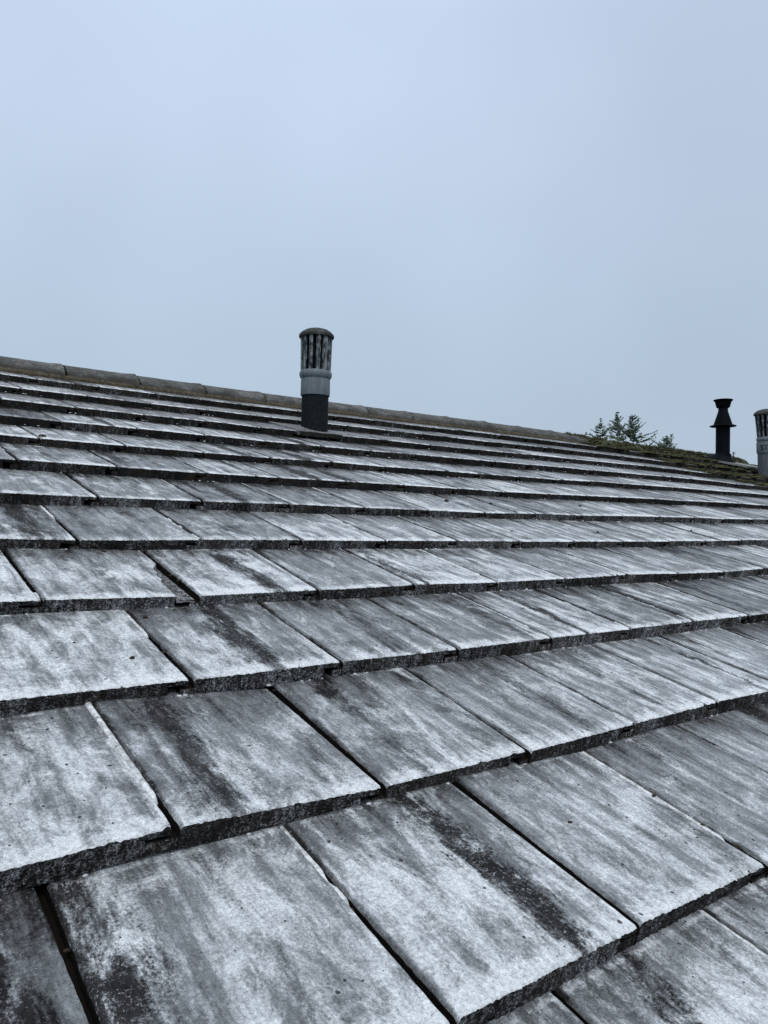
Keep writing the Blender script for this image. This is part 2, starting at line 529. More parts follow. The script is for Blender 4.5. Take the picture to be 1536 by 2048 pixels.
def shell(root, x0, x1):
    L = root.location
    us = np.linspace(x0, x1, 24)
    vv = np.linspace(V0, VA, 14)
    vs, fs = [], []
    for X in us:
        for v in vv:
            p = RP(X / W, v, -0.085) - L
            vs.append(p)
    for i in range(len(us) - 1):
        for j in range(len(vv) - 1):
            a = i * len(vv) + j
            fs.append((a, a + len(vv), a + len(vv) + 1, a + 1))
    n0 = len(vs)
    for X in us:                                     # rear slope
        p = RP(X / W, VA, -0.085)
        vs.append(p - L)
        vs.append(Vector((X, p.y + (p.y - eave.y), p.z - (p.z - eave.z))) - L)
    for i in range(len(us) - 1):
        a = n0 + 2 * i
        fs.append((a, a + 2, a + 3, a + 1))
    link('roof_deck', mesh('roof_deck', vs, fs), M_DECK, root)
    y0, y1 = eave.y + 0.3, 2 * apex.y - eave.y - 0.3
    zt = eave.z - 0.05
    x0i, x1i = x0 + 0.02, x1 - 0.02
    b = [(x0i, y0, 0), (x1i, y0, 0), (x1i, y1, 0), (x0i, y1, 0), (x0i, y0, zt), (x1i, y0, zt), (x1i, y1, zt), (x0i, y1, zt),
         (x0i, apex.y, apex.z - 0.25), (x1i, apex.y, apex.z - 0.25)]
    f = [(0, 1, 5, 4), (2, 3, 7, 6), (1, 2, 6, 9, 5), (3, 0, 4, 8, 7)]
    link('wall', mesh('wall', [Vector(p) - L for p in b], f), M_BRICK, root)


shell(house, HX0, HXP - 0.01)
shell(nhouse, HXP + 0.01, HX1)

# ------------------------------------------------------------------ tiles
GAP = 0.0046                                         # half the open joint


def tile_mesh(name, seed, nx, ny, nz, fill, lip, rough=1.0, broken=False, length=0.417):
    """interlocking flat tile: x across, y up the slope from the nose, z = 0 on the top edge of the nose"""
    rg = random.Random(seed)
    xl, xr = -W / 2 + GAP, W / 2 - GAP
    ex = [0, 0.0012, 0.0035, 0.008]
    xs = [xl + e_ for e_ in ex] + list(np.linspace(xl + 0.012, xr - 0.010, nx)) + [xr - 0.005, xr - 0.002, xr - 0.0007, xr]
    if broken:
        xs = sorted(xs + list(np.linspace(0.095, 0.138, 26)))
    ys = [0, 0.0008, 0.0022, 0.005] + list(np.linspace(0.010, length, ny))
    NX, NY = len(xs), len(ys)
    off = Vector((seed * 7.31, seed * 3.77, seed * 1.91))

    def nz3(x, y, z, s):
        return mnoise.noise(Vector((x * s, y * s, z * s)) + off)

    warp = rg.uniform(-0.0006, 0.0006)
    chips = [(rg.uniform(xl, xr), rg.uniform(0.004, 0.012), rg.uniform(0.002, 0.006)) for _ in range(rg.choice((0, 1, 2)))]
    if rg.random() < 0.45:
        chips.append((rg.choice((xl, xr)), rg.uniform(0.006, 0.016), rg.uniform(0.004, 0.010)))

    def nose_y(x, z):
        d = (nz3(x, 0, z, 130) * 0.0018 + nz3(x, 7, z, 300) * 0.0016 + nz3(x, 3, z * 0.3, 22) * 0.0014) * rough
        for (cx, cw, cd) in chips:
            q = abs(x - cx) / cw
            if q < 1 and z > -0.02:
                d += cd * (1 - q * q) * (1 + z / 0.02) * (0.7 + 0.6 * nz3(x, 5, z, 200))
        return d

    def brk(x, y):
        """depth of the broken-out corner"""
        if not broken or y > 0.236:
            return 0.0
        xb = 0.103 + 0.16 * y * y / 0.236 + 0.004 * mnoise.noise(Vector((y * 40, 1, 2)))
        if y > 0.2:
            xb += (y - 0.2) ** 2 * 9
        return min(1.0, max(0.0, (x - xb) / 0.0022))

    vs, fs, mi, sm = [], [], [], []
    fills = []

    def add(p, f=0.0):
        vs.append(p); fills.append(f)
        return len(vs) - 1

    # top
    idx = [[0] * NY for _ in range(NX)]
    for i, x in enumerate(xs):
        for j, y in enumerate(ys):
            z = warp * math.sin(x * 12 + seed) + 0.0005 * nz3(x, y, 0, 18) * rough + 0.00035 * nz3(x, y, 1, 90) * rough
            dl, dr = x - xl, xr - x
            xx = x
            if dl < 0.004:
                z -= (1 - dl / 0.004) ** 2 * 0.0040
                xx += (nz3(0, y, 0, 110) * 0.0016 + nz3(0, y, 5, 300) * 0.0011 + nz3(0, y, 9, 14) * 0.0012) * rough
            if dr < 0.002:
                z -= (1 - dr / 0.002) ** 2 * 0.0018
                xx += (nz3(1, y, 3, 60) * 0.0010 + nz3(1, y, 8, 14) * 0.0012) * rough
            yy = y
            if y < 0.005:
                z -= (1 - y / 0.005) ** 2 * (0.0020 + 0.0022 * abs(nz3(x, 2, 0, 170)))
                yy = y + nose_y(x, 0)
            b = brk(x, y)
            if b > 0:
                z -= b * (0.0125 + 0.002 * nz3(x, y, 4, 90))
            idx[i][j] = add((xx, yy, z))
    for i in range(NX - 1):
        for j in range(NY - 1):
            fs.append((idx[i][j], idx[i + 1][j], idx[i + 1][j + 1], idx[i][j + 1]))
            xm, ym = (xs[i] + xs[i + 1]) / 2, (ys[j] + ys[j + 1]) / 2
            mi.append(3 if (broken and brk(xm, ym) > 0.2) else 0); sm.append(True)
    # nose face
    x_body = xr - 0.030                               # right part only overlaps, half as thick
    zs = np.linspace(0, 1, nz)
    col_prev = None
    for i, x in enumerate(xs):
        full = x <= x_body
        d = T + 0.003 if full else 0.0115
        top = vs[idx[i][0]]
        if broken and brk(x, 0.0) > 0.2:
            d = 0.0165
        colv = []
        for k_, t in enumerate(zs):
            z = top[2] + (-d - top[2]) * t
            yy = top[1] if k_ == 0 else nose_y(x, z) + 0.0004 * k_
            colv.append(add((top[0], yy, z)))
        if col_prev is not None and prev_full == full:
            for k_ in range(nz - 1):
                fs.append((col_prev[k_], col_prev[k_ + 1], colv[k_ + 1], colv[k_])); mi.append(2 if broken and brk(x, 0.0) > 0.2 else 1); sm.append(True)  # below the break the dark joint colour paints in the shade of a recess
        elif col_prev is not None:                    # step where the body ends: its side wall, and the overlap's face above it
            a0, a1 = vs[col_prev[-1]], vs[colv[-1]]
            q = [add((vs[col_prev[0]][0], vs[col_prev[0]][1], vs[col_prev[0]][2])), add((vs[col_prev[0]][0], a0[1], -0.0115)), colv[-1], colv[0]]
            fs.append(tuple(q)); mi.append(1); sm.append(False)
            w_ = [col_prev[-1], add((a0[0], length, -T - 0.003)), add((a0[0], length, -0.0115)), add((a0[0], a0[1], -0.0115))]
            fs.append(tuple(w_)); mi.append(1); sm.append(False)
            u_ = [add((a0[0], a0[1], -0.0115)), add((a0[0], length, -0.0115)), add((xr, length, -0.0115)), add((xr, 0.001, -0.0115))]
            fs.append(tuple(u_)); mi.append(1); sm.append(False)
        col_prev, prev_full = colv, full
    # right edge of the overlap, left wall of the body
    for (ii, zb) in ((NX - 1, -0.0115), (0, -T - 0.003)):
        pv = None
        for j in range(NY):
            t_ = vs[idx[ii][j]]
            a_, b_ = add(t_), add((t_[0], t_[1], min(zb, t_[2])))
            if pv:
                f_ = (pv[0], a_, b_, pv[1]) if ii else (a_, pv[0], pv[1], b_)
                fs.append(f_); mi.append(1 if ii else 2); sm.append(True)
            pv = (a_, b_)
    # under-lap lip on the left, with the lime that fills part of the joint
    lx = [xl - 2 * GAP - lip, xl - 2 * GAP - 0.003, xl - 2 * GAP, xl - 1.3 * GAP, xl - 0.6 * GAP, xl + 0.002]
    rows_ = []
    for j, y in enumerate(ys):
        r_ = []
        for i, x in enumerate(lx):
            f = 0.0
            if i >= 2:
                f = fill(y / G, rg) * (1.0, 1.0, 1.0, 0.4)[i - 2]
            z = -T + 0.012
            if i >= 2:
                prof = (-0.0012, -0.0006, -0.0010, -0.0045)[i - 2]
                prof += 0.0012 * nz3(x, y, 2, 70)
                z = z * (1 - f) + prof * f
            r_.append(add((x, y + 0.002, z), f))
        rows_.append(r_)
    for j in range(NY - 1):
        for i in range(len(lx) - 1):
            fs.append((rows_[j][i], rows_[j][i + 1], rows_[j + 1][i + 1], rows_[j + 1][i])); mi.append(2); sm.append(True)
    bot = [add((x, 0.002, -T - 0.003)) for x in lx]
    for i in range(len(lx) - 1):
        fs.append((bot[i], bot[i + 1], rows_[0][i + 1], rows_[0][i])); mi.append(1); sm.append(True)
    q = [bot[0], rows_[0][0], rows_[-1][0], add((lx[0], length, -T - 0.003))]
    fs.append(tuple(q)); mi.append(2); sm.append(False)
    # underside
    a_ = add((lx[0], 0.002, -T - 0.003)); b_ = add((x_body, 0.002, -T - 0.003))
    c_ = add((x_body, length, -T - 0.003)); d_ = add((lx[0], length, -T - 0.003))
    fs.append((a_, d_, c_, b_)); mi.append(1); sm.append(False)
    me = mesh(name, vs, fs, mi, sm)
    at = me.attributes.new('fill', 'FLOAT', 'POINT')
    at.data.foreach_set('value', fills)
    for m in (M_TOP, M_NOSE, M_JOINT, M_BROKEN):
        me.materials.append(m)
    return me


def fill_fn(kind, seed):
    off = seed * 5.3

    def f(t, rg):
        n = mnoise.noise(Vector((t * 5, off, 0)))
        if kind == 'none':
            a = 0.0
        elif kind == 'head':                          # lime lies in the upper part of the joint
            a = (t - 0.50 - 0.25 * n) / 0.10
        elif kind == 'most':
            a = (t - 0.14 - 0.2 * n) / 0.08
        else:
            a = (n - 0.15) / 0.12
        a = min(1.0, max(0.0, a))
        return a * a * (3 - 2 * a)
    return f


KINDS = ['head', 'patch', 'most', 'none', 'patch', 'none', 'head', 'patch']
HI = [tile_mesh('tile_fine', 10 + i, 110, 54, 8, fill_fn(kd, i), 0.030 if i % 3 else 0.012) for i, kd in enumerate(KINDS)]
LO = [tile_mesh('tile_coarse', 40 + i, 26, 12, 3, fill_fn(kd, i + 20), 0.030 if i % 3 else 0.012, 1.2)
      for i, kd in enumerate(('none', 'none', 'head', 'none', 'none', 'patch', 'none', 'none'))]
BROKEN = tile_mesh('tile_broken', 77, 100, 60, 8, fill_fn('patch', 3), 0.030, broken=True)

# measured slip of the joints, (course, joint) -> (sideways mm, off-slope mm)
SLIP = {(0, 0): (-6.9, 1.6), (0, 1): (-4.9, 2.0), (0, 2): (10.0, -6.9), (1, -0.5): (-5.4, 8.9), (1, 0.5): (8.2, -6.9), (1, 1.5): (8.8, -3.8), (1, 2.5): (2.6, 0.9), (1, 3.5): (-2.3, 5.2), (2, 0): (3.5, -1.2), (2, 1): (1.0, 2.1), (2, 2): (-1.1, 1.2), (2, 3): (-8.0, 5.5), (2, 4): (5.4, 3.6), (2, 5): (-0.6, 3.2), (2, 6): (12.9, 0.3), (3, -0.5): (-2.9, -0.3), (3, 0.5): (8.4, -6.5), (3, 1.5): (5.8, -1.5), (3, 2.5): (-2.4, 2.1), (3, 3.5): (-3.8, -0.4), (3, 4.5): (-9.7, 0.7), (3, 5.5): (-1.7, 4.9), (3, 6.5): (0.8, -0.6), (3, 7.5): (9.3, -3.5), (4, 0): (2.9, -4.0), (4, 1): (6.5, -1.3), (4, 2): (6.6, -0.5), (4, 3): (2.9, -0.3), (4, 4): (-3.2, -0.9), (4, 5): (-9.2, -1.8), (4, 6): (-11.5, -1.9), (4, 7): (-10.2, -2.5), (4, 8): (9.9, -3.5), (4, 9): (-6.5, -3.3), (4, 10): (2.2, 0.1), (5, 0.5): (-2.0, 0.1), (5, 1.5): (4.9, 0.6), (5, 2.5): (5.0, 2.9), (5, 3.5): (6.1, 0.4), (5, 4.5): (0.6, -0.2), (5, 5.5): (1.1, -4.4), (5, 6.5): (-11.8, 0.1), (5, 7.5): (-5.6, -2.7), (5, 8.5): (-5.0, 1.1), (5, 9.5): (-8.0, 1.0), (5, 10.5): (-5.6, 2.3), (6, 0): (7.3, 5.6), (6, 1): (7.2, 3.2), (6, 2): (11.5, 1.9), (6, 4): (4.8, 3.2), (6, 5): (-4.7, 3.9), (7, 0.5): (-3.7, 0.6), (7, 1.5): (-6.4, 0.0), (8, 1): (-1.4, -1.8), (9, 1.5): (-4.5, -1.9), (10, 1): (-6.8, -4.3), (10, 2): (-11.4, -1.6), (11, 1.5): (-13.4, -4.9), (11, 2.5): (-8.8, -2.4)}
rj = random.Random(5)
joint_cache = {}


def joint(k, j):
    if (k, j) not in joint_cache:
        if (k, j) in SLIP:
            du, dw = SLIP[(k, j)]
            dw = max(-5.0, min(5.0, dw)) if k > 1 else max(-7.0, min(8.0, dw))
            joint_cache[(k, j)] = (du / 1000, dw / 1000)
        else:
            joint_cache[(k, j)] = (rj.uniform(-0.002, 0.002), rj.uniform(-0.0022, 0.0022))
    return joint_cache[(k, j)]


# stains: (place across, strength, width, bleach level)
STAIN = {(0, -1): (0.08, 1.0, 0.58, 0.60), (0, -2): (0.55, 1.0, 0.9, 0.33), (0, 0): (0.66, 0.80, 0.30, 0.54), (0, 1): (0.9, 0.25, 0.2, 0.60),
         (-1, 0.5): (0.36, 1.0, 0.28, 0.60), (-1, -0.5): (0.2, 0.3, 0.2, 0.55), (-1, 1.5): (0.45, 0.7, 0.2, 0.58),
         (1, -1.5): (0.05, 0.8, 0.35, 0.53), (1, -0.5): (0.28, 0.50, 0.5, 0.50), (1, 0.5): (0.30, 0.35, 0.25, 0.50),
         (1, 1.5): (0.62, 0.45, 0.2, 0.52), (1, 2.5): (0.5, 0.3, 0.2, 0.55), (2, -1): (0.3, 0.2, 0.5, 0.60), (2, 0): (0.55, 0.75, 0.4, 0.50),
         (2, 1): (0.6, 0.3, 0.3, 0.47), (2, 2): (0.8, 0.3, 0.3, 0.48), (2, 3): (0.45, 0.75, 0.12, 0.52), (3, -0.5): (0.5, 0.15, 0.3, 0.50),
         (8, 4): (0.7, 0.8, 0.7, 0.40), (7, 3.5): (0.6, 0.9, 0.6, 0.40), (6, 3): (0.55, 0.8, 0.5, 0.43), (6, 4): (0.1, 0.6, 0.4, 0.45)}
FILL = {(0, -1): 3, (0, -2): 5, (0, 0): 0, (0, 1): 5, (1, -0.5): 2, (1, 0.5): 3, (1, 1.5): 0, (1, 2.5): 1, (2, 0): 6, (2, 1): 3, (2, 2): 5,
        (2, 3): 2, (3, 1.5): 4, (-1, 0.5): 3, (-1, 1.5): 0}
CLEAN_END = {11: 16.5, 10: 18.0, 9: 18.15, 8: 19.0, 7: 19.5, 6: 21.0}


def put_tile(root, k, j0, uL, uR, dwL, dwR, me, mats=None, ysc=1.0):
    uc = (uL + uR) / 2
    w0 = wfield(uc, k) + (dwL + dwR) / 2
    zs = 1.22 if k >= 7 else 1.0                       # the upper courses lie more open
    w1 = wfield(uc, k + 1) - T * zs + 0.0005
    tilt = math.atan2(w1 - w0, G)
    roll = math.atan2(dwR - dwL + wfield(uR, k) - wfield(uL, k), W)
    M = Matrix.Translation(Vector((uc * W, k * G + rj.uniform(-0.002, 0.002), w0))) @ Matrix.Rotation(rj.uniform(-0.004, 0.004), 4, 'Z') \
        @ Matrix.Rotation(-roll, 4, 'Y') @ Matrix.Rotation(tilt, 4, 'X') @ Matrix.Diagonal(((uR - uL), ysc, zs, 1))
    o = bpy.data.objects.new('roof_tile', me)
    COL.objects.link(o)
    o.parent = root
    o.matrix_local = Matrix.Translation(-Vector(root.location)) @ RM @ M
    st = STAIN.get((k, j0))
    if st is None:
        st = (rj.random(), rj.choice((0, 0.1, 0.2, 0.35, 0.7)), rj.uniform(0.05, 0.5), rj.gauss(0.48 if k < 8 else 0.44, 0.05))
    o.color = st
    if mats:
        for i, m in enumerate(mats):
            o.material_slots[i].link = 'OBJECT'
            o.material_slots[i].material = m
    return o


VENT_U = (5.22, 6.15)                                  # the vent's slate takes the place of a tile in course 9
ntile = [0, 0]
for k in range(-4, 12):
    half = 0.0 if k % 2 == 0 else 0.5
    for m in range(-8, 32):
        j0 = m + half
        j1 = j0 + 1
        p = to_px(RM @ Vector(((j0 + 0.5) * W, (k + 0.3) * G, 0)))
        if p is None or p[2] < 0.12 or not (-420 - 500 * (k < 2) < p[0] < 1536 + 330 + 900 * (k < 1) and p[1] < 2048 + 2200):
            continue
        a, b = joint(k, j0), joint(k, j1)
        uL, uR = j0 + a[0] / W, j1 + b[0] / W
        if k == 9 and 4.0 < j0 < 12:
            if j0 == 4.5:
                uR = VENT_U[0]
            elif j0 == 5.5:
                continue
            else:
                uL -= 0.35 * max(0, 1 - (j0 - 6.5) / 6); uR -= 0.35 * max(0, 1 - (j1 - 6.5) / 6)
        own = j0 + 0.5 < CLEAN_END.get(k, 99)
        near = p[2] < 2.6
        me = (HI if near else LO)[rj.randrange(8)]
        if (k, j0) == (3, -0.5):
            me = BROKEN
        if (k, j0) in FILL:
            me = HI[FILL[(k, j0)]]
        o = put_tile(house if own else nhouse, k, j0, uL, uR, a[1], b[1], me, ((M_TOPD if k >= 9 else M_TOP, M_NOSED) if k >= 6 else None) if own else (M_MTILE, M_MNOSE, M_MNOSE, M_MTILE), 0.74 if k == 11 else 1.0)
        ntile[0 if own else 1] += 1
        if me is BROKEN:
            o['label'] = 'roof tile with its lower right corner broken off'
print('tiles', ntile)

# grit and moss crumbs lying on the clean tiles
rg = random.Random(11)
vs, fs = [], []


def crumb(c, r):
    bm = bmesh.new()
    bmesh.ops.create_icosphere(bm, subdivisions=1, radius=r)
    n0 = len(vs)
    o3 = Vector((rg.uniform(0, 99), 0, 0))
    for v in bm.verts:
        q = v.co * (1 + 0.45 * mnoise.noise(v.co / r * 1.3 + o3))
        vs.append(tuple(Vector((q.x * 1.4, q.y, q.z * 0.7)) + c))
    for f in bm.faces:
        fs.append(tuple(n0 + v.index for v in f.verts))
    bm.free()


def surf(u, v, lift=0.0):
    k = math.floor(v)
    return RP(u, v, -(v - k) * T + lift)


for (u, v, r) in ((0.55, 7.12, 0.011), (5.35, 5.55, 0.008), (8.2, 5.55, 0.009), (6.15, 5.5, 0.007), (9.5, 4.5, 0.006), (0.1, 2.85, 0.004), (-0.2, 2.3, 0.004), (1.3, 0.55, 0.004), (-0.75, 1.45, 0.005)):
    crumb(surf(u, v, 0.001) - house.location, r)
for i in range(90):
    k = rg.randrange(2, 11)
    u = rg.uniform(-1, 14)
    v = k + rg.choice((0.96, 0.97, 0.95, rg.random()))
    crumb(surf(u, v, 0.0) - house.location, rg.uniform(0.002, 0.006))
for i in range(150):                                    # dirt and dead moss lodged in the joints
    k = rg.randrange(-1, 6)
    j = rg.randrange(-2, 6) + (0.0 if k % 2 == 0 else 0.5)
    du = joint_cache.get((k, j), (0, 0))[0] / W
    crumb(surf(j + du + rg.uniform(-0.008, 0.010), k + rg.random() ** 0.7 * 0.97, -0.0065) - house.location, rg.uniform(0.0025, 0.0055))
link('grit', mesh('grit', vs, fs, smooth=True), M_CRUMB, house, kind='stuff')

# lime crust squeezed out at the foot of the noses
vs, fs = [], []
for i in range(420):
    k = rg.randrange(1, 11)
    half = 0.0 if k % 2 == 0 else 0.5
    u = round(rg.uniform(-2, 16)) + half + rg.gauss(0, 0.06) if rg.random() < 0.3 else rg.uniform(-2, 16)
    crumb(surf(u, k - 0.006, 0.0) - house.location, rg.uniform(0.0015, 0.0045))
M_LIME = mat_plain('lime_crust', (0.38, 0.40, 0.42), (0.70, 0.72, 0.74), 80, 0.9, 0.2)
link('lime_crust', mesh('lime_crust', vs, fs, smooth=True), M_LIME, house, kind='stuff')

# ------------------------------------------------------------------ ridge
RH, RB = 0.088, 0.130                                  # rise and half width of the ridge tile


def ridge_mesh(name, L, seed):
    vs, fs = [], []
    R = (RB * RB + RH * RH) / (2 * RH)
    a0 = math.asin(RB / R)
    na, nl = 20, 14
    for s, rr in ((0, R), (1, R - 0.016)):
        for i in range(nl + 1):
            x = -L / 2 + L * i / nl
            flare = 0.0055 * max(0, 1 - (L / 2 - x) / 0.06) if s == 0 else 0
            for j in range(na + 1):
                a = -a0 + 2 * a0 * j / na
                q = rr + flare + (0.0012 * mnoise.noise(Vector((x * 30, a * 8, seed))) + 0.001 * mnoise.noise(Vector((x * 120, a * 30, seed + 4))) if s == 0 else 0)
                xx = x + (0.0015 * mnoise.noise(Vector((a * 20, seed, x))) if i in (0, nl) else 0)
                vs.append((xx, math.sin(a) * q, math.cos(a) * q - R))
    n1 = (nl + 1) * (na + 1)
    for s in (0, 1):
        for i in range(nl):
            for j in range(na):
                a = s * n1 + i * (na + 1) + j
                f = (a, a + na + 1, a + na + 2, a + 1)
                fs.append(f if s == 0 else f[::-1])
    for i in (0, nl):
        for j in range(na):
            a = i * (na + 1) + j
            fs.append((a, a + 1, n1 + a + 1, n1 + a))
    for j in (0, na):
        for i in range(nl):
            a = i * (na + 1) + j
            b = a + na + 1
            fs.append((a, n1 + a, n1 + b, b))
    me = mesh(name, vs, fs, smooth=True)
    fix_normals(me)
    me.polygons.foreach_set('use_smooth', [True] * len(me.polygons))
    me.set_sharp_from_angle(angle=math.radians(40))
    return me


RL = 1.35 * W
RID = [ridge_mesh('ridge_tile', RL - 0.014, s) for s in (1, 2, 3)]
ridge_line = []


def ridge_pt(u):
    sag = -0.022 * min(1, max(0, (u - 15.5) / 3.0))
    p = RP(u, 11.62, -0.012 + sag)                      # lower edge of the ridge tile rests here
    return Vector((u * W, p.y + RB, p.z + RH))


for i in range(-4, 19):
    u0 = 0.76 + 1.35 * i
    uc = u0 + 0.675
    own = uc < 16.6
    root = house if own else nhouse
    p0, p1 = ridge_pt(u0), ridge_pt(u0 + 1.35)
    c = (p0 + p1) / 2
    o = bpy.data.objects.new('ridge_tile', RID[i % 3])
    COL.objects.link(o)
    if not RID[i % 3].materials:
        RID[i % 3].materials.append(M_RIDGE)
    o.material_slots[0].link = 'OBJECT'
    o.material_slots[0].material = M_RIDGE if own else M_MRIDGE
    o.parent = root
    d = (p1 - p0).normalized()
    o.matrix_local = Matrix.Translation(c - root.location + Vector((0, rj.uniform(-.002, .002), rj.uniform(-.0015, .0015)))) @ \
        Matrix.Rotation(-math.asin(d.z) + rj.uniform(-0.004, 0.004), 4, 'Y') @ Matrix.Rotation(rj.uniform(-0.01, 0.01), 4, 'X')
# bedding mortar under the ridge
for root, ua, ub in ((house, -4.5, 16.6), (nhouse, 16.62, 26)):
    vs, fs = [], []
    n = int((ub - ua) * 12)
    prof = [(-RB - 0.006, -RH - 0.020), (-RB - 0.010, -RH - 0.004), (-RB + 0.006, -RH + 0.014), (RB - 0.006, -RH + 0.014), (RB + 0.01, -RH - 0.02)]
    for i in range(n + 1):
        u = ua + (ub - ua) * i / n
        p = ridge_pt(u) - root.location
        for (y, z) in prof:
            vs.append((p.x, p.y + y + 0.004 * mnoise.noise(Vector((u * 9, y * 50, 1))), p.z + z + 0.004 * mnoise.noise(Vector((u * 11, z * 50, 3)))))
    m = len(prof)
    for i in range(n):
        for j in range(m - 1):
            a = i * m + j
            fs.append((a, a + m, a + m + 1, a + 1))
    link('mortar_bed', mesh('mortar_bed', vs, fs, smooth=True), M_MORTAR, root)

# ------------------------------------------------------------------ moss on the adjoining roof
rg = random.Random(23)
vs, fs = [], []


def clump(c, rx, ry, h, nup, sub=2):
    bm = bmesh.new()
    bmesh.ops.create_icosphere(bm, subdivisions=sub, radius=1)
    o3 = Vector((rg.uniform(0, 99), rg.uniform(0, 99), 0))
    n0 = len(vs)
    for v in bm.verts:
        q = v.co * (1 + 0.30 * mnoise.noise(v.co * 1.6 + o3) + 0.22 * mnoise.noise(v.co * 4.2 + o3))
        vs.append(Vector((q.x * rx, q.y * ry, max(q.z, -0.4) * h)) + c)
    for f in bm.faces:
        fs.append(tuple(n0 + v.index for v in f.verts))
    bm.free()
    for i in range(nup):                                # short fronds standing off the clump
        a = rg.uniform(0, 2 * math.pi); s = rg.uniform(0, 1) ** 0.5
        b = c + Vector((math.cos(a) * rx * s, math.sin(a) * ry * s, h * math.sqrt(max(0, 1 - s * s)) * 0.9))
        L = rg.uniform(0.008, 0.020)
        d = Vector((math.cos(a) * s + rg.uniform(-.5, .5), math.sin(a) * s + rg.uniform(-.5, .5), 1.0)).normalized() * L
        sd2 = Vector((rg.uniform(-1, 1), rg.uniform(-1, 1), 0)).normalized() * 0.0035
        n1 = len(vs)
        vs.extend([b - sd2, b + sd2, b + d])
        fs.append((n1, n1 + 1, n1 + 2))


NL = nhouse.location
for i in range(520):                                    # over the ridge
    u = rg.uniform(16.3, 26)
    if u < 17 and rg.random() < 0.4:
        continue
    a = rg.uniform(-1, 1) * 0.95
    p = ridge_pt(u)
    R = (RB * RB + RH * RH) / (2 * RH)
    q = p + Vector((0, math.sin(a) * R * 0.9, math.cos(a) * R - R + 0.001))
    clump(q - NL, rg.uniform(0.02, 0.05), rg.uniform(0.015, 0.035), rg.uniform(0.005, 0.016), 12)
for k in range(6, 12):                                  # along the courses
    e0 = CLEAN_END[k]
    u = e0 - 0.15
    while u < 26:
        dens = 0.9 if k > 8 else 0.75
        dens *= min(1.0, 0.35 + (u - e0) * 0.6) if u < e0 + 1 else 1
        if mnoise.noise(Vector((u * 0.9, k * 3.1, 0))) > -0.14 and rg.random() < dens:
            for r_ in range(3):
                v = k + (0.02 + rg.random() ** 1.6 * 0.75)
                if v < 11.72:
                    clump(surf(u + rg.uniform(-.06, .06), v, 0.002) - NL, rg.uniform(0.022, 0.055), rg.uniform(0.02, 0.05), rg.uniform(0.006, 0.017), 9)
        u += rg.uniform(0.06, 0.15)
link('moss', mesh('moss', vs, fs, smooth=True), M_MOSS, nhouse, kind='stuff')

